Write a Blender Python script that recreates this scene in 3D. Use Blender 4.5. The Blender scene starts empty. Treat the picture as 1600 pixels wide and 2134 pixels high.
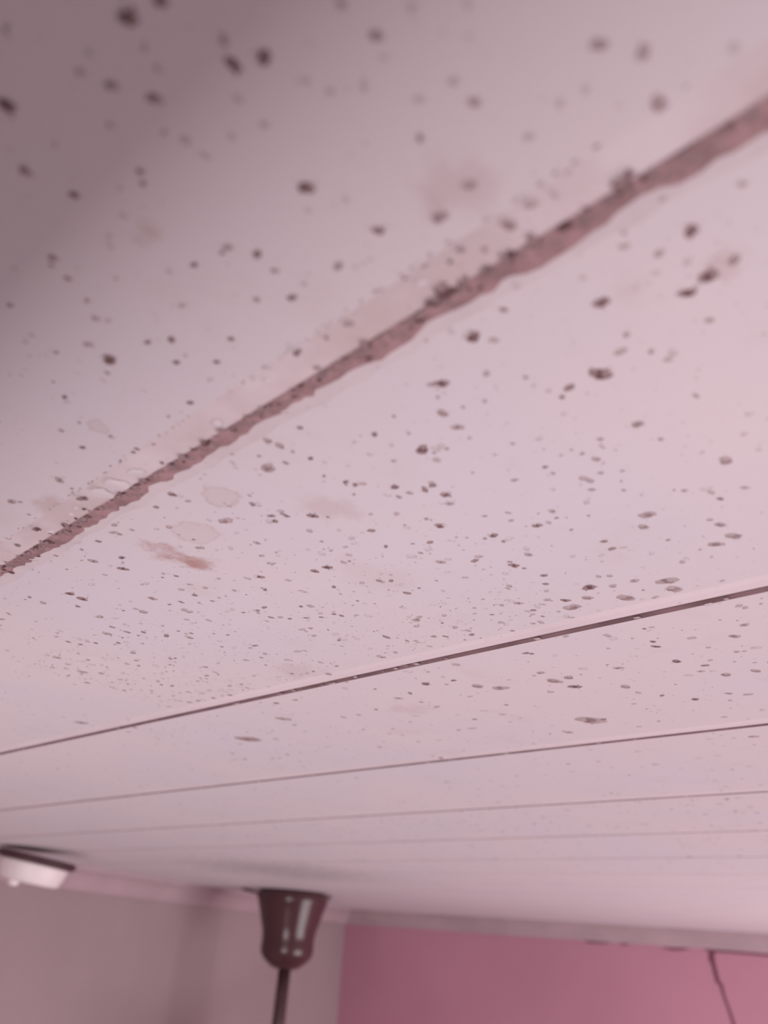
import bpy, bmesh, math, random
from mathutils import Vector, Matrix

# ------------------------------------------------------------------ camera
# Room axes: +X runs across the ceiling planks, +Y runs along them, Z is up.
SC = bpy.context.scene
COL = SC.collection
CEIL = 2.70            # underside of the ceiling planks
H = 0.10               # the lens is this far below the ceiling
CAMZ = CEIL - H
FPX, CX, CY = 1600.0, 800.0, 1067.0
ROLL, PITCH, YAW = math.radians(4.7215), math.radians(29.327), math.radians(44.9536)
cr, sr, cp, sp = math.cos(ROLL), math.sin(ROLL), math.cos(PITCH), math.sin(PITCH)
fwd_h = Vector((math.sin(YAW), math.cos(YAW), 0))
rgt_h = Vector((math.cos(YAW), -math.sin(YAW), 0))
ZUP = Vector((0, 0, 1))
FWD = fwd_h * cp + ZUP * sp
U0 = ZUP * cp - fwd_h * sp
RGT = rgt_h * cr + U0 * sr
UPV = U0 * cr - rgt_h * sr
CAM = Vector((0, 0, CAMZ))

cam_data = bpy.data.cameras.new('camera')
cam = bpy.data.objects.new('camera', cam_data)
COL.objects.link(cam)
M = Matrix((RGT, UPV, -FWD)).transposed().to_4x4()
M.translation = CAM
cam.matrix_world = M
cam_data.sensor_fit = 'HORIZONTAL'
cam_data.sensor_width = 36.0
cam_data.lens = 36.0 * FPX / 1600.0
cam_data.clip_start = 0.005
cam_data.clip_end = 50
cam_data.dof.use_dof = True
cam_data.dof.focus_distance = 0.275
cam_data.dof.aperture_fstop = 36.0 / 2.6
SC.camera = cam

# ------------------------------------------------------------------ light
world = bpy.data.worlds.new('world')
SC.world = world
world.use_nodes = True
world.node_tree.nodes['Background'].inputs[0].default_value = (0.75, 0.85, 1.0, 1)
world.node_tree.nodes['Background'].inputs[1].default_value = 0.6


def area(name, loc, direction, w, h, power, col):
    d = bpy.data.lights.new(name, 'AREA')
    d.shape = 'RECTANGLE'
    d.size, d.size_y = w, h
    d.energy = power
    d.color = col
    o = bpy.data.objects.new(name, d)
    COL.objects.link(o)
    o.location = loc
    o.rotation_euler = Vector(direction).to_track_quat('-Z', 'Y').to_euler()
    return o


XN = -0.90          # near wall (behind the camera) with the big window
YS = -0.75          # side wall (right, out of frame) with a small window
WIN1 = (-0.68, 0.34, 1.15, 2.34)     # y0, y1, z0, z1 in the near wall
WIN2 = (1.15, 2.55, 0.95, 2.25)      # x0, x1, z0, z1 in the side wall
area('window_daylight', (XN + 0.03, (WIN1[0] + WIN1[1]) / 2, (WIN1[2] + WIN1[3]) / 2), (1, 0, 0),
     WIN1[1] - WIN1[0], WIN1[3] - WIN1[2], 27, (1.0, 0.885, 0.915))
area('side_window_daylight', ((WIN2[0] + WIN2[1]) / 2, YS + 0.03, (WIN2[2] + WIN2[3]) / 2), (0, 1, 0),
     WIN2[1] - WIN2[0], WIN2[3] - WIN2[2], 38, (1.0, 0.93, 0.945))

SC.view_settings.view_transform = 'Standard'
SC.view_settings.look = 'None'
SC.view_settings.exposure = -0.03
SC.view_settings.gamma = 1.0
SC.view_settings.use_curve_mapping = False
random.seed(7)


# ------------------------------------------------------------------ helpers
def ray(x, y):
    return RGT * (x - CX) - UPV * (y - CY) + FWD * FPX


def on_ceiling(x, y, z=CEIL):
    r = ray(x, y)
    return CAM + r * ((z - CAMZ) / r.z)


def px_size(p):
    """metres per photo pixel at point p"""
    return (p - CAM).dot(FWD) / FPX


def obj(name, bm, mat, parent=None, smooth=False):
    me = bpy.data.meshes.new(name)
    bm.normal_update()
    bm.to_mesh(me)
    bm.free()
    for m in (mat if isinstance(mat, (list, tuple)) else [mat]):
        me.materials.append(m)
    if smooth:
        for p in me.polygons:
            p.use_smooth = True
    o = bpy.data.objects.new(name, me)
    COL.objects.link(o)
    if parent:
        o.parent = parent
    return o


def tag(o, label=None, cat=None, kind=None, group=None):
    if label: o['label'] = label
    if cat: o['category'] = cat
    if kind: o['kind'] = kind
    if group: o['group'] = group
    return o


def empty(name, loc):
    o = bpy.data.objects.new(name, None)
    o.empty_display_size = 0.05
    COL.objects.link(o)
    o.location = loc
    return o


def add_box(bm, lo, hi):
    vs = [bm.verts.new((x, y, z)) for x in (lo[0], hi[0]) for y in (lo[1], hi[1]) for z in (lo[2], hi[2])]
    for f in ((0, 1, 3, 2), (4, 6, 7, 5), (0, 4, 5, 1), (2, 3, 7, 6), (0, 2, 6, 4), (1, 5, 7, 3)):
        bm.faces.new([vs[i] for i in f])


def add_prism(bm, poly, off):
    """closed prism: polygon (list of Vector) extruded by the vector off"""
    a = [bm.verts.new(p) for p in poly]
    b = [bm.verts.new(p + off) for p in poly]
    n = len(a)
    bm.faces.new(a)
    bm.faces.new(b[::-1])
    for i in range(n):
        bm.faces.new((a[i], b[i], b[(i + 1) % n], a[(i + 1) % n]))
    bmesh.ops.recalc_face_normals(bm, faces=bm.faces)


def add_lathe(bm, prof, seg=40, cap=True):
    rings = []
    for r, z in prof:
        rings.append([bm.verts.new((r * math.cos(2 * math.pi * k / seg), r * math.sin(2 * math.pi * k / seg), z))
                      for k in range(seg)])
    for a, b in zip(rings, rings[1:]):
        for k in range(seg):
            bm.faces.new((a[k], a[(k + 1) % seg], b[(k + 1) % seg], b[k]))
    if cap:
        bm.faces.new(rings[0])
        bm.faces.new(rings[-1])
    bmesh.ops.recalc_face_normals(bm, faces=bm.faces)


# ------------------------------------------------------------------ materials
def new_mat(name, rough=0.6, spec=0.3):
    m = bpy.data.materials.new(name)
    m.use_nodes = True
    nt = m.node_tree
    b = nt.nodes['Principled BSDF']
    b.inputs['Roughness'].default_value = rough
    b.inputs['Specular IOR Level'].default_value = spec
    return m, nt, b


def node(nt, t, **kw):
    n = nt.nodes.new(t)
    for k, v in kw.items():
        setattr(n, k, v)
    return n


def noise(nt, vec, scale, detail=3.0, rough=0.55):
    n = node(nt, 'ShaderNodeTexNoise')
    n.inputs['Scale'].default_value = scale
    n.inputs['Detail'].default_value = detail
    n.inputs['Roughness'].default_value = rough
    nt.links.new(vec, n.inputs['Vector'])
    return n.outputs['Fac']


def ramp(nt, fac, p0, p1, v0=0.0, v1=1.0):
    n = node(nt, 'ShaderNodeMapRange', interpolation_type='SMOOTHSTEP')
    for i, v in zip(('From Min', 'From Max', 'To Min', 'To Max'), (p0, p1, v0, v1)):
        n.inputs[i].default_value = v
    nt.links.new(fac, n.inputs['Value'])
    return n.outputs['Result']


def mixc(nt, fac, a, b):
    n = node(nt, 'ShaderNodeMix', data_type='RGBA')
    for s, v in ((n.inputs[0], fac), (n.inputs[6], a), (n.inputs[7], b)):
        if hasattr(v, 'is_output'):
            nt.links.new(v, s)
        else:
            s.default_value = (v if isinstance(v, float) else (*v, 1))
    return n.outputs[2]


def math2(nt, op, a, b):
    n = node(nt, 'ShaderNodeMath', operation=op)
    for s, v in zip(n.inputs, (a, b)):
        if hasattr(v, 'is_output'):
            nt.links.new(v, s)
        else:
            s.default_value = v
    return n.outputs[0]


def bump(nt, b, h, strength, dist):
    n = node(nt, 'ShaderNodeBump')
    n.inputs['Strength'].default_value = strength
    n.inputs['Distance'].default_value = dist
    nt.links.new(h, n.inputs['Height'])
    nt.links.new(n.outputs[0], b.inputs['Normal'])


def position(nt):
    return node(nt, 'ShaderNodeNewGeometry').outputs['Position']


CEIL_COL = (0.72, 0.635, 0.66)


def ceiling_material(name, base, grey, stains_smudges=(), patch=9.0):
    m, nt, b = new_mat(name, 0.55, 0.25)
    pos = position(nt)
    c = mixc(nt, ramp(nt, noise(nt, pos, patch, 3), 0.35, 0.7), base, grey)
    c = mixc(nt, ramp(nt, noise(nt, pos, 30.0, 4), 0.56, 0.75, 0.0, 0.28), c, (0.62, 0.50, 0.49))
    # faint pin-prick soiling
    c = mixc(nt, ramp(nt, noise(nt, pos, 420.0, 2, 0.5), 0.66, 0.76, 0.0, 0.35), c, (0.40, 0.28, 0.29))
    nz = noise(nt, pos, 70.0, 4, 0.65)
    for (sx, sy, rad, amt, ring, col) in stains_smudges:
        sub = node(nt, 'ShaderNodeVectorMath', operation='DISTANCE')
        nt.links.new(pos, sub.inputs[0])
        sub.inputs[1].default_value = (sx, sy, CEIL)
        dd = math2(nt, 'ADD', sub.outputs['Value'], math2(nt, 'MULTIPLY', math2(nt, 'SUBTRACT', nz, 0.5), rad * 3.0))
        if ring:
            k = math2(nt, 'ABSOLUTE', math2(nt, 'SUBTRACT', dd, rad * 0.75), 0.0)
            f = math2(nt, 'MAXIMUM', ramp(nt, k, 0.0, rad * 0.22, amt, 0.0), ramp(nt, dd, rad * 0.6, rad * 0.8, amt * 0.45, 0.0))
        else:
            f = ramp(nt, dd, rad * 0.15, rad, amt, 0.0)
        c = mixc(nt, f, c, col)
    nt.links.new(c, b.inputs['Base Color'])
    bump(nt, b, noise(nt, pos, 260.0, 3), 0.12, 0.0006)
    return m


BROWN = (0.42, 0.22, 0.19)
TAN = (0.52, 0.39, 0.37)
st = []
for (x, y, rpx, amt, ring, col) in (
        (345, 1160, 55, 0.75, False, BROWN), (405, 1172, 40, 0.7, False, BROWN), (460, 1032, 42, 0.5, True, TAN),
        (405, 1112, 40, 0.4, True, TAN), (940, 395, 85, 0.38, False, TAN), (905, 440, 40, 0.3, False, TAN),
        (312, 478, 55, 0.6, False, (0.48, 0.33, 0.26)), (130, 1060, 60, 0.55, False, TAN), (205, 890, 22, 0.5, True, TAN),
        (690, 1062, 60, 0.35, False, TAN), (620, 1400, 60, 0.25, False, TAN), (1500, 545, 50, 0.4, False, TAN),
        (1310, 600, 50, 0.22, False, TAN), (850, 1480, 50, 0.25, False, TAN)):
    p = on_ceiling(x, y)
    st.append((p.x, p.y, rpx * px_size(p) * 1.25, amt, ring, col))
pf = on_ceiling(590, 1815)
st.append((pf.x, pf.y, 0.24, 0.6, False, (0.36, 0.33, 0.35)))  # broad grey smudge in the ceiling colour around the fan
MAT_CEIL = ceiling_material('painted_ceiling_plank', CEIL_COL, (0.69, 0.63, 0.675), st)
MAT_STRIP = ceiling_material('joint_strip_paint', (0.76, 0.66, 0.685), (0.70, 0.60, 0.63))
MAT_SOILED = ceiling_material('soiled_joint_strip', (0.62, 0.515, 0.52), (0.74, 0.645, 0.67), (), 38.0)


def plain(name, col, rough=0.6, spec=0.3, var=0.12, scale=8.0, metal=0.0):
    m, nt, b = new_mat(name, rough, spec)
    pos = position(nt)
    dark = tuple(v * (1 - var) for v in col)
    nt.links.new(mixc(nt, ramp(nt, noise(nt, pos, scale, 4), 0.3, 0.7), dark, col), b.inputs['Base Color'])
    b.inputs['Metallic'].default_value = metal
    return m


def wall_material(name, col, col2):
    m, nt, b = new_mat(name, 0.7, 0.2)
    pos = position(nt)
    c = mixc(nt, ramp(nt, noise(nt, pos, 3.0, 4), 0.3, 0.7), col, col2)
    nt.links.new(c, b.inputs['Base Color'])
    bump(nt, b, noise(nt, pos, 60.0, 4), 0.15, 0.002)
    return m


MAT_PINK = wall_material('pink_wall_paint', (0.50, 0.235, 0.305), (0.53, 0.255, 0.33))
MAT_MAUVE = wall_material('mauve_grey_wall_paint', (0.355, 0.265, 0.275), (0.385, 0.29, 0.30))
MAT_NEAR = wall_material('pale_wall_paint', (0.33, 0.34, 0.34), (0.37, 0.38, 0.38))
MAT_TRIM = plain('cornice_paint', (0.47, 0.335, 0.365), 0.6)
MAT_SHADE_BEAM = plain('shade_beam_paint', (0.22, 0.22, 0.22), 0.7)
MAT_FLOOR = plain('cement_floor', (0.17, 0.18, 0.18), 0.7, 0.3, 0.25, 4.0)
MAT_FAN = plain('brown_fan_enamel', (0.075, 0.030, 0.033), 0.2, 0.4, 0.1)
MAT_ROD = plain('brown_rod_enamel', (0.065, 0.030, 0.034), 0.3, 0.5, 0.1)
MAT_BLADE = plain('fan_blade_enamel', (0.10, 0.05, 0.05), 0.35, 0.5, 0.1)
MAT_WHITE = plain('white_plastic', (0.86, 0.76, 0.76), 0.45, 0.4, 0.04)
MAT_BASE = plain('dark_base_plastic', (0.075, 0.035, 0.04), 0.5)
MAT_FRAME = plain('window_frame_paint', (0.6, 0.56, 0.55), 0.5)
MAT_CRACK_GAP = plain('crack_dirt_gap_shade', (0.20, 0.075, 0.105), 0.9, 0.1)
SPECK = [plain('speck_dark', (0.19, 0.105, 0.11), 0.8, 0.1, 0.3, 300.0),
         plain('speck_medium', (0.36, 0.255, 0.26), 0.8, 0.1, 0.25, 300.0),
         plain('speck_pale', (0.52, 0.415, 0.425), 0.8, 0.1, 0.2, 300.0),
         plain('speck_faint', (0.62, 0.53, 0.55), 0.8, 0.1, 0.12, 300.0),
         plain('paint_flake', (0.75, 0.665, 0.695), 0.6, 0.2, 0.06, 120.0)]
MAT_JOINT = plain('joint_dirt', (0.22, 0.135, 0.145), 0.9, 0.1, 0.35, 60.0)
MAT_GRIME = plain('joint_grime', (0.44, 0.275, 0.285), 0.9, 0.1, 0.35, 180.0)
MAT_PALE_BAND = plain('pale_joint_band', (0.69, 0.60, 0.622), 0.8, 0.1, 0.08, 90.0)
glass, gnt, gb = new_mat('window_glass', 0.05, 0.5)
gb.inputs['Transmission Weight'].default_value = 1.0
gb.inputs['Base Color'].default_value = (0.95, 0.97, 0.97, 1)

# ------------------------------------------------------------------ room shell
# far corner and points along the two far walls, all at ceiling height
CORNER = on_ceiling(722, 1895)
LP = on_ceiling(160, 1806)
RP = on_ceiling(1600, 1946)
dl = (LP - CORNER).normalized()          # along the left wall, towards the camera side
dr = (RP - CORNER).normalized()          # along the right wall
LEND = CORNER + dl * ((XN - CORNER.x) / dl.x)
REND = CORNER + dr * ((YS - CORNER.y) / dr.y)
T = 0.12
nl = Vector((-dl.y, dl.x, 0))
nl = nl if nl.dot(CORNER - CAM) > 0 else -nl     # pointing out of the room
nr = Vector((-dr.y, dr.x, 0))
nr = nr if nr.dot(CORNER - CAM) > 0 else -nr


def wall(name, a, b, out, mat, label):
    bm = bmesh.new()
    add_prism(bm, [Vector((a.x, a.y, 0)), Vector((b.x, b.y, 0)), Vector((b.x, b.y, CEIL + 0.05)), Vector((a.x, a.y, CEIL + 0.05))], out * T)
    return tag(obj(name, bm, mat), label, 'wall', 'structure')


wall_left = wall('wall_left', CORNER, LEND, nl, MAT_MAUVE, 'mauve grey painted wall behind the ceiling fan')
wall_right = wall('wall_right', CORNER, REND + dr * 0.0, nr, MAT_PINK, 'pink painted wall with a dark crack running down it')


def wall_with_opening(name, axis, c, span, win, out, label):
    """wall in the plane axis=c, spanning span, with a rectangular hole win (u0,u1,z0,z1)"""
    bm = bmesh.new()
    u0, u1, z0, z1 = win
    lo, hi = sorted((c, c + out))
    for (a, b, e, f) in ((span[0], u0, 0, CEIL + .05), (u1, span[1], 0, CEIL + .05), (u0, u1, 0, z0), (u0, u1, z1, CEIL + .05)):
        if axis == 'x':
            add_box(bm, (lo, a, e), (hi, b, f))
        else:
            add_box(bm, (a, lo, e), (b, hi, f))
    return tag(obj(name, bm, MAT_NEAR), label, 'wall', 'structure')


wall_with_opening('wall_back', 'x', XN, (YS, LEND.y), WIN1, -T, 'pale wall with the wide window behind the viewer')
wall_with_opening('wall_front', 'y', YS, (XN, REND.x), WIN2, -T, 'pale side wall with the smaller window')


def window(name, axis, c, win, panes, label):
    u0, u1, z0, z1 = win
    root = tag(empty(name, (c, (u0 + u1) / 2, z0) if axis == 'x' else ((u0 + u1) / 2, c, z0)), label, 'window', 'structure')

    def part(nm, ua, ub, za, zb, d0, d1, mat):
        bm = bmesh.new()
        if axis == 'x':
            add_box(bm, (c - d1, ua, za), (c - d0, ub, zb))
        else:
            add_box(bm, (ua, c - d1, za), (ub, c - d0, zb))
        o = obj(nm, bm, mat, root)
        o.matrix_parent_inverse = Matrix.Translation(-root.location)
        return o
    w = 0.045
    part('frame_bar', u0, u1, z0, z0 + w, .04, .09, MAT_FRAME)
    part('frame_bar', u0, u1, z1 - w, z1, .04, .09, MAT_FRAME)
    for k in range(panes + 1):
        u = u0 + (u1 - u0 - w) * k / panes
        part('frame_bar', u, u + w, z0 + w, z1 - w, .04, .09, MAT_FRAME)
    for k in range(panes):
        a = u0 + (u1 - u0 - w) * k / panes + w
        b = u0 + (u1 - u0 - w) * (k + 1) / panes
        part('pane', a, b, z0 + w, z1 - w, .062, .068, glass)


window('window_1', 'x', XN, WIN1, 3, 'wide three-pane window behind the viewer')
window('window_2', 'y', YS, WIN2, 2, 'two-pane window in the side wall')

bm = bmesh.new()
far = max(CORNER.y, LEND.y) + 0.1
add_box(bm, (XN - T, YS - T, -0.1), (REND.x + 0.2, far, 0))
tag(obj('floor', bm, MAT_FLOOR), 'plain grey cement floor of the room', 'floor', 'structure')

# ------------------------------------------------------------------ ceiling of planks
bm = bmesh.new()
add_box(bm, (XN - T, YS - T, CEIL + 0.0085), (REND.x + 0.2, far, CEIL + 0.06))
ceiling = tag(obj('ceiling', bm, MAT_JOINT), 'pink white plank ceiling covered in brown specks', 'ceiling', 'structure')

# joints: x position of each joint (at y = 0) and its slight slant along y
joints = [(-0.9765, 0), (-0.8265, 0), (-0.6765, 0), (-0.5265, 0), (-0.3765, 0), (-0.2265, 0), (-0.0765, 0), (0.0735, 0.018), (0.2245, -0.004),
          (0.371, 0.0), (0.5235, 0.0), (0.675, 0.0), (0.836, 0.0), (0.985, 0.0), (1.145, 0.0)]
while joints[-1][0] < REND.x + 0.1:
    joints.append((joints[-1][0] + 0.15, 0.0))
Y0, Y1 = YS - 0.05, far - 0.02
YK = [Y0, -0.4, -0.1] + [0.02 * k for k in range(0, 22)] + [0.5, 0.7, 1.0, 1.5, Y1]
BIG = 7                                # index of the wide soiled joint


def strip_edge(j, y):
    return joints[j][0] + joints[j][1] * y


STRIP_W = 0.0075


GROOVE = 0.0032


def surf(x, y):
    """underside height of the planks and their joint strips"""
    for j in range(len(joints)):
        b = strip_edge(j, y)
        if b - STRIP_W < x < b:
            return CEIL - (0.0006 if j == BIG else 0.0003)
    return CEIL


for j in range(len(joints) - 1):
    bm = bmesh.new()
    ys = (Y0, -0.1, 0.1, 0.3, 0.6, Y1)
    rows = []
    for y in ys:
        a, b = strip_edge(j, y) + GROOVE, strip_edge(j + 1, y)
        rows.append([bm.verts.new(q) for q in ((a, y, CEIL + 0.0008), (a + 0.0012, y, CEIL), (b, y, CEIL), (b, y, CEIL + 0.009), (a, y, CEIL + 0.009))])
    for a, c in zip(rows, rows[1:]):
        for k in range(5):
            f = bm.faces.new((a[k], a[(k + 1) % 5], c[(k + 1) % 5], c[k]))
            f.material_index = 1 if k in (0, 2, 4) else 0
    bm.faces.new(rows[0])
    bm.faces.new(rows[-1])
    bmesh.ops.recalc_face_normals(bm, faces=bm.faces)
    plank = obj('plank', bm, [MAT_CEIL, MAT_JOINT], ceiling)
    # thin strip along the plank's far edge
    big = (j + 1 == BIG)
    bm = bmesh.new()
    rows = []
    for y in (YK if big else ys):
        b = strip_edge(j + 1, y)
        w = STRIP_W * (1.0 + (random.uniform(-0.06, 0.10) if big else 0.0))
        d = 0.0006 * (1.0 + random.uniform(-0.3, 0.3)) if big else 0.0003
        prof = ((b - w, 0.002), (b - w, 0.0), (b - w * 0.6, -d * 0.9), (b - 0.0006, -d), (b + 0.0002, -d * 0.2), (b + 0.0002, 0.002))
        rows.append([bm.verts.new((px, y, CEIL + pz)) for px, pz in prof])
    for a, c in zip(rows, rows[1:]):
        for k in range(len(a)):
            bm.faces.new((a[k], a[(k + 1) % len(a)], c[(k + 1) % len(a)], c[k]))
    bm.faces.new(rows[0])
    bm.faces.new(rows[-1])
    bmesh.ops.recalc_face_normals(bm, faces=bm.faces)
    s = obj('joint_strip', bm, MAT_SOILED if big else MAT_STRIP, plank)
    if big:
        s['label'] = 'wide soiled joint strip with peeling paint'

# unseen dropped beam behind the viewer, added to shade the near-left ceiling
bm = bmesh.new()
BX = -0.008
add_prism(bm, [Vector((BX, Y0, CEIL)), Vector((BX, Y0, CEIL - .053)), Vector((BX - .004, Y0, CEIL - .057)), Vector((BX - .09, Y0, CEIL - .057)), Vector((BX - .09, Y0, CEIL))], Vector((0, LEND.y + 0.25 - Y0, 0)))
tag(obj('shade_beam', bm, MAT_SHADE_BEAM), 'unseen shallow beam added to shade the near ceiling', 'beam', 'structure')


# ------------------------------------------------------------------ cornices
def cornice(name, a, b, out, label):
    prof = [(0, 0), (0, -0.046), (0.006, -0.046), (0.010, -0.040), (0.014, -0.026), (0.022, -0.014), (0.032, -0.008), (0.034, 0)]
    bm = bmesh.new()
    inn = -out
    add_prism(bm, [a + inn * u + Vector((0, 0, w)) for u, w in prof], b - a)
    tag(obj(name, bm, MAT_TRIM), label, 'cornice', 'structure')


cornice('trim_1', CORNER + dl * 0.0, LEND, nl, 'mauve cornice strip along the top of the grey wall')
cornice('trim_2', CORNER + dr * 0.0, REND, nr, 'mauve cornice strip along the top of the pink wall')


# ------------------------------------------------------------------ crack in the pink wall, painted shade line under its cornice
def on_wall(x, y):
    r = ray(x, y)
    t = (CORNER - CAM).dot(nr) / r.dot(nr)
    return CAM + r * t


bm = bmesh.new()


def sliver(pts):
    """irregular dark sliver lying in the wall: (x, y, half width px)"""
    top, bot = [], []
    for k, (x, y, w) in enumerate(pts):
        c = on_wall(x, y)
        q = pts[min(k + 1, len(pts) - 1)]
        o = pts[max(k - 1, 0)]
        d = (on_wall(q[0], q[1]) - on_wall(o[0], o[1])).normalized()
        side = d.cross(nr).normalized() * w * px_size(c)
        c = c - nr * 0.0006
        top.append((c + side))
        bot.append((c - side))
    va = [bm.verts.new(p) for p in top]
    vb = [bm.verts.new(p) for p in bot]
    vc = [bm.verts.new((a + b) / 2 - nr * 0.0008) for a, b in zip(top, bot)]
    for k in range(len(va) - 1):
        bm.faces.new((va[k], va[k + 1], vc[k + 1], vc[k]))
        bm.faces.new((vc[k], vc[k + 1], vb[k + 1], vb[k]))


sliver([(1487, 1976, 2), (1483, 1986, 6), (1482, 1996, 6.5), (1487, 2012, 4.5), (1491, 2028, 4.5), (1495, 2044, 4.5), (1503, 2054, 4), (1507, 2070, 3),
        (1512, 2086, 3), (1519, 2104, 3), (1525, 2122, 3.2), (1531, 2142, 3.2), (1540, 2170, 2.5), (1544, 2200, 1)])
sliver([(1466, 1979, 0.5), (1483, 1981, 3.5), (1505, 1982, 2.5), (1545, 1986, 2), (1600, 1991, 2), (1700, 2000, 0.5)])  # from here on: dark slivers painted as the shadow gap under the cornice
sliver([(1380, 1976, 0.5), (1400, 1978, 2.2), (1420, 1978, 2.2), (1436, 1977, 0.5)])
sliver([(1216, 1961, 0.5), (1228, 1963, 2.2), (1262, 1964, 2.2), (1275, 1963, 0.5)])
sliver([(1290, 1967, 0.4), (1300, 1968, 2), (1312, 1968, 0.5)])
crack = obj('crack', bm, MAT_CRACK_GAP, wall_right)
crack['label'] = 'dark crack running down from the cornice, with painted gap shade under it'

# ------------------------------------------------------------------ ceiling fan
FP = on_ceiling(612, 1857)
k = px_size(FP)
fan = tag(empty('ceiling_fan', FP), 'dark brown ceiling fan with glossy bell canopy and thin rod', 'ceiling fan')


def fan_part(name, prof, mat, parent=fan, smooth=True, seg=48):
    bm = bmesh.new()
    add_lathe(bm, prof, seg)
    return obj(name, bm, mat, parent, smooth)


zs = lambda ypx: -(ypx - 1857) * k * 1.0 * 0.90
canopy = fan_part('canopy', [(0.066, 0.0), (0.078, -0.001), (0.086, -0.005), (0.0865, -0.009), (75 * k, -0.013), (71 * k, zs(1882)), (67.5 * k, zs(1893)), (64 * k, zs(1905)), (60.5 * k, zs(1919)),
                             (57 * k, zs(1931)), (54.6 * k, zs(1941)), (53.2 * k, zs(1950)), (52.9 * k, zs(1960)), (53.3 * k, zs(1972)), (52.8 * k, zs(1980)), (51 * k, zs(1986)), (47.5 * k, zs(1992)), (41 * k, zs(1999)),
                             (33 * k, zs(2006)), (26 * k, zs(2011)), (16 * k, zs(2014))], MAT_FAN)
# hanger flange: two pressed ears standing out of the rim
for ang, ln in ((137.0, 0.127), (-30.0, 0.098)):
    bm = bmesh.new()
    a = math.radians(ang)
    d = Vector((math.cos(a), math.sin(a), 0))
    s = Vector((-d.y, d.x, 0))
    add_prism(bm, [d * 0.072 + s * 0.022, d * (ln - 0.008) + s * 0.010, d * ln, d * (ln - 0.008) - s * 0.010, d * 0.072 - s * 0.022], Vector((0, 0, -0.0055)))
    for v in bm.verts:
        v.co.z += -0.012 if (v.co.to_2d().length < 0.085) else -0.003
    obj('canopy_ear', bm, MAT_FAN, canopy)
fan_part('rod', [(12.5 * k, zs(2008)), (12.5 * k, -0.40)], MAT_ROD, seg=32)
fan_part('motor', [(0.02, -0.385), (0.045, -0.39), (0.05, -0.40), (0.085, -0.41), (0.10, -0.43), (0.10, -0.465), (0.085, -0.485), (0.04, -0.495), (0.015, -0.50)], MAT_FAN)
for q in range(3):
    a = math.radians(100 + 120 * q)
    d = Vector((math.cos(a), math.sin(a), 0))
    s = Vector((-d.y, d.x, 0.12)).normalized()
    bm = bmesh.new()
    z = Vector((0, 0, -0.455))
    add_prism(bm, [d * 0.13 + s * 0.04 + z, d * 0.33 + s * 0.055 + z, d * 0.345 + z, d * 0.33 - s * 0.055 + z, d * 0.13 - s * 0.04 + z], Vector((0, 0, -0.004)))
    bl = obj('blade', bm, MAT_BLADE, fan)
    bm = bmesh.new()
    add_prism(bm, [d * 0.09 + s * 0.015 + z, d * 0.16 + s * 0.012 + z, d * 0.16 - s * 0.012 + z, d * 0.09 - s * 0.015 + z], Vector((0, 0, 0.005)))
    obj('blade_bracket', bm, MAT_ROD, bl)

# ------------------------------------------------------------------ round white ceiling fitting
BP = on_ceiling(84, 1770)
kb = px_size(BP)
fit = tag(empty('ceiling_fitting', BP), 'round white ceiling fitting hanging askew on a dark base plate', 'ceiling fitting')
fit.rotation_euler = Matrix.Rotation(math.radians(7.5), 3, fwd_h).to_euler()
fit.location = BP + Vector((0, 0, -0.011))


def fit_part(name, prof, mat, parent=fit, off=(0, 0, 0), seg=48):
    bm = bmesh.new()
    add_lathe(bm, prof, seg)
    bmesh.ops.translate(bm, verts=bm.verts, vec=off)
    return obj(name, bm, mat, parent, True)


fit_part('base_plate', [(74 * kb, 0.0), (80 * kb, -0.002), (80 * kb, -0.008), (72 * kb, -0.012)], MAT_BASE)
body = fit_part('body', [(64 * kb, -0.009), (68 * kb, -0.012), (68 * kb, -0.016), (64.5 * kb, -0.028), (60 * kb, -0.038), (57 * kb, -0.041), (40 * kb, -0.0425), (10 * kb, -0.043)], MAT_WHITE)
kd = rgt_h * (-20 * kb) - fwd_h * 0.02
fit_part('knob', [(11 * kb, -0.040), (11 * kb, -0.047), (8 * kb, -0.050), (2 * kb, -0.051)], MAT_WHITE, body, kd, 20)

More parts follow.
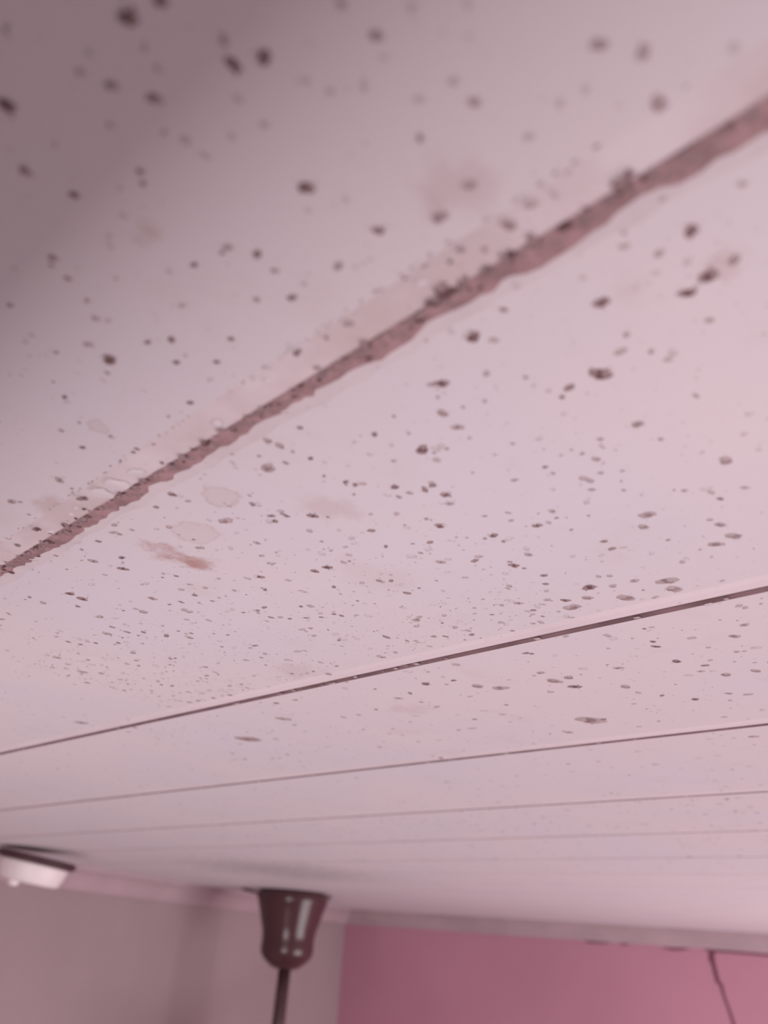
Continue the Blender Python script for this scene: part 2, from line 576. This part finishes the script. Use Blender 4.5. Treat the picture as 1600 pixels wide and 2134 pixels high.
# ------------------------------------------------------------------ specks of dirt on the planks
D, Mm, F_ = 0, 1, 2
big_specks = [
    (267, 38, 42, D), (335, 2, 30, D), (487, 135, 36, D), (550, 120, 36, D), (15, 220, 40, D), (322, 206, 34, Mm), (332, 145, 24, F_), (305, 100, 26, F_), (172, 152, 28, F_),
    (188, 112, 22, F_), (20, 65, 32, F_), (498, 207, 24, F_), (553, 260, 24, F_), (55, 358, 30, Mm), (155, 407, 19, D), (118, 302, 18, F_), (232, 262, 22, F_), (293, 357, 19, Mm),
    (299, 382, 17, Mm), (390, 295, 30, F_), (345, 278, 22, F_), (430, 325, 22, F_), (485, 285, 22, F_), (637, 392, 36, D), (690, 192, 24, F_), (640, 170, 24, F_), (785, 75, 30, Mm),
    (642, 438, 18, F_), (720, 415, 20, F_), (788, 480, 26, D), (112, 538, 22, Mm), (108, 552, 12, Mm), (142, 580, 16, Mm), (405, 552, 16, D), (475, 515, 24, Mm), (463, 526, 14, Mm),
    (537, 529, 20, D), (573, 563, 18, Mm), (705, 555, 24, Mm), (741, 557, 14, F_), (772, 540, 14, F_), (32, 560, 12, F_), (160, 558, 10, F_), (260, 450, 20, F_), (232, 517, 14, F_),
    (608, 620, 20, D), (535, 624, 16, Mm), (22, 636, 16, Mm), (182, 626, 13, Mm), (228, 750, 30, D), (224, 777, 12, Mm), (308, 713, 15, D), (358, 708, 19, D), (368, 755, 16, D),
    (481, 706, 15, D), (452, 754, 14, D), (396, 839, 15, D), (351, 867, 9, Mm), (135, 827, 13, D), (117, 734, 12, Mm), (45, 782, 12, F_), (55, 712, 15, F_), (386, 740, 8, Mm), (111, 795, 8, Mm),
    (172, 932, 13, D), (128, 897, 12, Mm), (230, 909, 10, Mm), (165, 880, 8, Mm), (124, 1000, 20, Mm), (150, 1018, 9, Mm), (25, 1045, 20, Mm), (42, 1046, 10, Mm), (60, 1072, 8, Mm),
    (619, 730, 18, D), (680, 699, 12, Mm), (725, 670, 20, Mm), (690, 758, 14, D), (285, 935, 10, D), (278, 942, 10, D), (338, 960, 10, D),
    (780, 905, 15, D), (647, 955, 12, D), (720, 1004, 13, D), (675, 992, 8, D), (558, 975, 32, Mm), (595, 964, 14, Mm), (540, 950, 10, Mm), (557, 918, 20, Mm), (583, 929, 20, Mm), (610, 942, 8, Mm),
    (358, 1030, 18, D), (392, 1044, 12, Mm), (652, 1075, 20, D), (565, 1075, 14, D), (597, 1075, 12, D), (573, 1086, 14, D), (683, 1077, 8, Mm), (470, 1085, 28, Mm), (352, 1098, 14, Mm),
    (238, 1094, 14, Mm), (275, 1104, 10, Mm), (645, 1106, 14, Mm), (535, 1131, 14, Mm), (670, 1128, 8, Mm), (170, 1145, 9, Mm), (194, 1169, 18, Mm), (254, 1162, 14, D), (256, 1185, 18, D),
    (545, 1158, 12, Mm), (415, 1141, 16, Mm), (682, 1182, 18, D), (655, 1190, 16, D), (570, 1174, 10, Mm), (146, 1237, 18, D), (172, 1248, 20, D), (300, 1275, 12, Mm), (205, 1286, 10, Mm), (541, 1202, 16, D),
    (985, 702, 34, D), (1029, 708, 20, Mm), (1013, 778, 18, Mm), (1250, 780, 44, D), (920, 799, 30, D), (898, 801, 18, Mm), (846, 801, 12, F_), (1095, 786, 12, Mm), (1171, 827, 14, D),
    (1305, 697, 17, Mm), (1357, 732, 16, Mm), (1254, 630, 34, D), (1432, 610, 36, D), (1478, 667, 19, Mm), (922, 861, 26, Mm), (953, 890, 24, Mm), (880, 937, 28, D), (965, 848, 10, Mm),
    (931, 935, 10, Mm), (912, 827, 10, Mm), (1173, 862, 12, F_), (1328, 884, 26, Mm), (1251, 915, 14, Mm), (1376, 915, 12, Mm), (1512, 960, 28, Mm), (1242, 956, 18, Mm), (1213, 945, 10, Mm),
    (1135, 973, 11, D), (1152, 986, 10, Mm), (1252, 985, 12, Mm), (1296, 981, 10, Mm), (1230, 1002, 11, Mm), (1233, 1020, 14, Mm), (1299, 1021, 10, Mm), (1072, 1000, 14, Mm), (1068, 924, 10, Mm),
    (820, 960, 11, Mm), (852, 903, 8, Mm), (822, 1015, 18, D), (853, 1027, 14, Mm), (831, 1035, 12, Mm), (928, 1031, 20, D), (936, 1049, 18, Mm), (888, 1081, 10, Mm), (843, 1094, 6, Mm),
    (916, 1096, 20, D), (1120, 1095, 18, D), (1143, 1089, 12, Mm), (1028, 1116, 18, D), (1010, 1122, 10, Mm), (1150, 1065, 16, Mm), (1058, 1068, 12, Mm), (1010, 1075, 10, Mm), (1350, 1072, 30, Mm),
    (1340, 1098, 20, Mm), (1500, 1039, 13, D), (1551, 1016, 16, Mm), (1426, 1022, 12, Mm), (1478, 1083, 12, Mm), (1500, 1093, 22, Mm), (1528, 1117, 28, Mm), (1258, 1128, 14, D), (1392, 1125, 10, Mm),
    (1492, 1134, 26, Mm), (1100, 1155, 16, Mm), (1070, 1178, 20, D), (998, 1160, 16, Mm), (918, 1171, 18, Mm), (876, 1152, 10, Mm), (988, 212, 28, Mm), (875, 287, 20, Mm), (875, 207, 26, F_),
    (1168, 215, 24, F_), (1220, 186, 24, F_), (1372, 215, 40, Mm), (1248, 92, 34, Mm), (1340, 108, 34, Mm), (1530, 100, 32, F_), (1440, 480, 34, D), (1373, 528, 22, Mm), (1475, 574, 40, D),
    (1368, 568, 22, F_), (980, 385, 32, Mm), (915, 452, 36, Mm), (1060, 463, 36, Mm), (1104, 420, 26, Mm), (938, 540, 12, D), (1212, 465, 22, D), (1013, 552, 18, Mm), (960, 515, 20, Mm), (1010, 515, 16, Mm),
    (1155, 400, 24, F_), (800, 120, 20, F_), (1325, 600, 12, F_), (1530, 540, 30, Mm), (1133, 1199, 14, D), (1061, 1221, 12, Mm), (1247, 1201, 12, Mm), (1270, 1200, 12, Mm), (1322, 1210, 16, Mm),
    (1228, 1224, 26, D), (1277, 1221, 16, Mm), (1390, 1211, 34, Mm), (1403, 1227, 30, Mm), (1305, 1246, 32, Mm), (1178, 1251, 16, D), (1140, 1250, 14, Mm), (1224, 1246, 22, Mm), (1081, 1257, 16, Mm),
    (1192, 1266, 34, Mm), (1045, 1261, 12, Mm), (1110, 1299, 10, Mm), (868, 1291, 10, D), (1360, 1337, 12, D), (1367, 1347, 16, D), (1358, 1307, 10, Mm), (1552, 1302, 18, Mm), (1530, 1326, 22, Mm),
    (1410, 1378, 18, D), (1460, 1399, 12, Mm), (1512, 1406, 22, Mm), (1575, 1398, 20, Mm), (1535, 1358, 12, Mm), (1287, 1392, 18, Mm), (1126, 1402, 16, Mm), (1155, 1419, 30, Mm), (1185, 1412, 22, Mm),
    (1198, 1431, 24, D), (1043, 1434, 28, Mm), (995, 1430, 26, Mm), (945, 1418, 12, D), (887, 1425, 18, D), (1303, 1431, 22, Mm), (830, 1455, 14, Mm), (878, 1463, 10, Mm), (1230, 1501, 54, Mm), (1228, 1502, 28, D),
    (1184, 1526, 16, Mm), (1448, 1457, 16, D), (1518, 1445, 14, Mm), (1570, 1535, 18, Mm), (1458, 1580, 14, F_), (1365, 1593, 20, F_), (919, 1579, 10, D), (1330, 1566, 16, F_), (90, 1256, 14, Mm), (2, 1290, 12, Mm),
    (209, 1285, 14, Mm), (222, 1320, 14, Mm), (125, 1315, 14, F_), (165, 1332, 16, F_), (118, 1370, 16, Mm), (172, 1400, 18, Mm), (190, 1385, 16, F_), (170, 1506, 24, Mm), (298, 1275, 16, Mm), (318, 1247, 18, Mm),
    (395, 1275, 14, Mm), (395, 1218, 10, Mm), (428, 1225, 12, Mm), (488, 1230, 10, Mm), (517, 1540, 50, Mm), (590, 1498, 26, Mm), (370, 1460, 20, F_), (480, 1438, 14, F_)]

speck_bm = bmesh.new()
rnd = random.Random(3)


LIFT = 0.0


def speck(x, y, r, mi, stretch=1.0, ang=0.0, n=9, lift=0.0):
    """a thin irregular dried-on blob under the ceiling: rim on the plank, centre a little proud"""
    z = surf(x, y) - lift - LIFT
    ca, sa = math.cos(ang), math.sin(ang)
    ph = rnd.uniform(0, 6.28)
    rim = []
    c = speck_bm.verts.new((x, y, z - min(0.0003, r * 0.35) - 0.00005))
    for q in range(n):
        t = 2 * math.pi * q / n
        rr = r * (1 + 0.22 * math.sin(2 * t + ph) + rnd.uniform(-0.22, 0.22))
        u, v = rr * math.cos(t) * stretch, rr * math.sin(t)
        rim.append(speck_bm.verts.new((x + u * ca - v * sa, y + u * sa + v * ca, z - 0.00005)))
    for q in range(n):
        f = speck_bm.faces.new((c, rim[(q + 1) % n], rim[q]))
        f.material_index = mi


LATA = math.atan2(rgt_h.y, rgt_h.x)
for (x, y, w, mi) in big_specks:
    p = on_ceiling(x, y)
    r = 0.5 * w * px_size(p) * 0.95
    st_ = 1.0 + 0.2 * max(0.0, min(1.0, (y - 700) / 500.0))
    if mi == F_:
        speck(p.x, p.y, r * 0.85, 3, st_, LATA)
        continue
    speck(p.x, p.y, r * 1.0, mi + 1, st_, LATA, 11)                  # paler rim of the stain
    speck(p.x, p.y, r * 0.62, mi, st_, LATA, 9, 0.0001)              # darker dried core
    if mi == D and w > 16:
        for _ in range(4):
            a = rnd.uniform(0, 6.28)
            q = rnd.uniform(0.9, 1.5) * r
            speck(p.x + math.cos(a) * q, p.y + math.sin(a) * q, r * rnd.uniform(0.12, 0.3), rnd.choice((1, 2, 2)), 1, 0, 6)


def scatter(n, x0, x1, y0, y1, rmin, rmax, weights, power=3.0):
    for _ in range(n):
        x, y = rnd.uniform(x0, x1), rnd.uniform(y0, y1)
        r = rmin + (rmax - rmin) * rnd.random() ** power
        mi = rnd.choices((1, 2, 3), weights)[0]
        speck(x, y, r, mi, rnd.uniform(1.0, 1.5), rnd.uniform(0, 6.28), 6)


J = joints[BIG][0]
scatter(260, 0.0, J - 0.008, -0.02, 0.45, 0.0002, 0.0009, (0.5, 2, 4))
scatter(1150, J + 0.004, joints[BIG + 1][0] - 0.008, -0.05, 0.36, 0.00018, 0.0011, (1.2, 3, 3))
scatter(200, J + 0.004, joints[BIG + 1][0] - 0.008, 0.36, 0.60, 0.0003, 0.0013, (0.3, 2, 4))
scatter(650, J + 0.055, joints[BIG + 1][0] - 0.008, 0.12, 0.36, 0.0002, 0.0013, (2, 3, 2))
scatter(520, joints[BIG + 1][0] + 0.004, joints[BIG + 2][0] - 0.008, 0.0, 0.45, 0.0003, 0.0016, (1, 3, 3))
scatter(160, joints[BIG + 1][0] + 0.004, joints[BIG + 2][0] - 0.008, 0.4, 0.9, 0.0004, 0.0016, (0.2, 1, 4))
scatter(420, joints[BIG + 2][0] + 0.004, joints[BIG + 3][0] - 0.008, 0.0, 0.8, 0.0003, 0.0016, (0.4, 2, 4))
scatter(700, joints[BIG + 3][0] + 0.004, joints[BIG + 4][0] - 0.008, 0.0, 0.9, 0.0004, 0.0022, (0.4, 2, 4))
scatter(500, joints[BIG + 4][0] + 0.004, joints[BIG + 6][0] - 0.008, 0.0, 1.0, 0.0005, 0.0026, (0.3, 2, 4))
for jj in (BIG + 1, BIG + 2, BIG + 3, BIG + 4, BIG + 5):       # dirt caught along the joints
    for _ in range(60):
        y = rnd.uniform(0.0, 1.0)
        speck(strip_edge(jj, y) + rnd.uniform(0.0018, 0.004), y, rnd.uniform(0.0004, 0.0012), rnd.choice((1, 2, 2)), 1.6, math.pi / 2, 6)
specks = tag(obj('fly_specks', speck_bm, SPECK, ceiling), None, None, 'stuff')
specks['label'] = 'brown fly specks and dirt dots on the planks'

# ------------------------------------------------------------------ grime along the wide joint
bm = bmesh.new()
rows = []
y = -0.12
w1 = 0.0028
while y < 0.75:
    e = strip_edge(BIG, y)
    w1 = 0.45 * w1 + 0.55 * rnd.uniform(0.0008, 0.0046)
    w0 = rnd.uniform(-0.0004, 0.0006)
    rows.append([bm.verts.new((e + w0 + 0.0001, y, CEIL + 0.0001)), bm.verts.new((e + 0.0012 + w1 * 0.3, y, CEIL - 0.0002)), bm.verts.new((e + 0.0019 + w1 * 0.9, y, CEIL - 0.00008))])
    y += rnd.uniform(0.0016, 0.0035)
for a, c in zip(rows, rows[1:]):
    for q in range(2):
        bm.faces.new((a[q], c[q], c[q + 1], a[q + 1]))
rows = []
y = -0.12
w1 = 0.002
while y < 0.75:                       # soft pale pink band beside the grime
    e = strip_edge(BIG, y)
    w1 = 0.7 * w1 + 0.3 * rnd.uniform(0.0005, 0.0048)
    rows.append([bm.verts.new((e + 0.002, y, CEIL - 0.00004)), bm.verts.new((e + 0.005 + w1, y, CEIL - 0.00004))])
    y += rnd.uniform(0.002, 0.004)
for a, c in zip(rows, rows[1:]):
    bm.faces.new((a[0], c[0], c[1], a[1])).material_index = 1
gr = tag(obj('grime', bm, [MAT_GRIME, MAT_PALE_BAND], ceiling), None, None, 'stuff')
gr['label'] = 'reddish brown grime packed along the wide joint'

LIFT = 0.00022
# clumps of darker dirt sitting on the grime and on the soiled strip
speck_bm = bmesh.new()
for _ in range(420):
    y = rnd.uniform(0.0, 0.5)
    e = strip_edge(BIG, y)
    dx = rnd.gauss(0.0012, 0.0012)
    speck(e + dx, y, rnd.uniform(0.0002, 0.0009), rnd.choices((0, 1), (1, 3))[0], rnd.uniform(1, 1.6), rnd.uniform(0, 6.28), 7)
for (x, y, w) in ((1300, 380, 60), (1310, 355, 40), (1110, 505, 46), (1060, 525, 34), (1015, 552, 30), (920, 605, 60), (900, 625, 44), (925, 585, 30), (680, 770, 28), (770, 745, 24), (490, 895, 26), (540, 855, 36), (515, 862, 24),
                  (425, 915, 20), (355, 965, 20), (250, 1025, 18), (137, 1090, 26), (80, 1140, 30), (57, 1150, 24), (105, 1130, 30), (170, 1035, 26), (75, 1098, 22), (40, 1132, 18)):
    p = on_ceiling(x, y)
    for _ in range(7):
        r = w * px_size(p) * 0.5
        a = rnd.uniform(0, 6.28)
        q = rnd.uniform(0, 0.8) * r
        speck(p.x + q * math.cos(a) * 0.6, p.y + q * math.sin(a), r * rnd.uniform(0.2, 0.5), rnd.choices((0, 1), (1, 2))[0], 1.3, rnd.uniform(0, 6.28), 7)
LIFT = 0.0
# dirt caught along the near edge of the strip
for _ in range(90):
    y = rnd.choice((0.045, 0.075, 0.10, 0.15, 0.19, 0.23)) + rnd.gauss(0, 0.012)
    speck(strip_edge(BIG, y) - 0.0078 + rnd.gauss(0, 0.0003), y, rnd.uniform(0.00012, 0.00035), rnd.choice((1, 2, 2)), 1.8, math.pi / 2, 6)
for (x, y, w) in ((215, 1025, 60), (245, 1005, 60), (285, 980, 46), (455, 878, 36), (160, 1055, 20), (108, 1105, 22), (150, 1068, 16), (560, 790, 30), (880, 585, 34)):
    p = on_ceiling(x, y)
    speck(p.x, p.y, 0.5 * w * px_size(p) * 0.8, 4, 0.8, 0, 9)
cl = tag(obj('dirt_clumps', speck_bm, SPECK, ceiling), None, None, 'stuff')
cl['label'] = 'dark dirt clumps along the soiled joint'
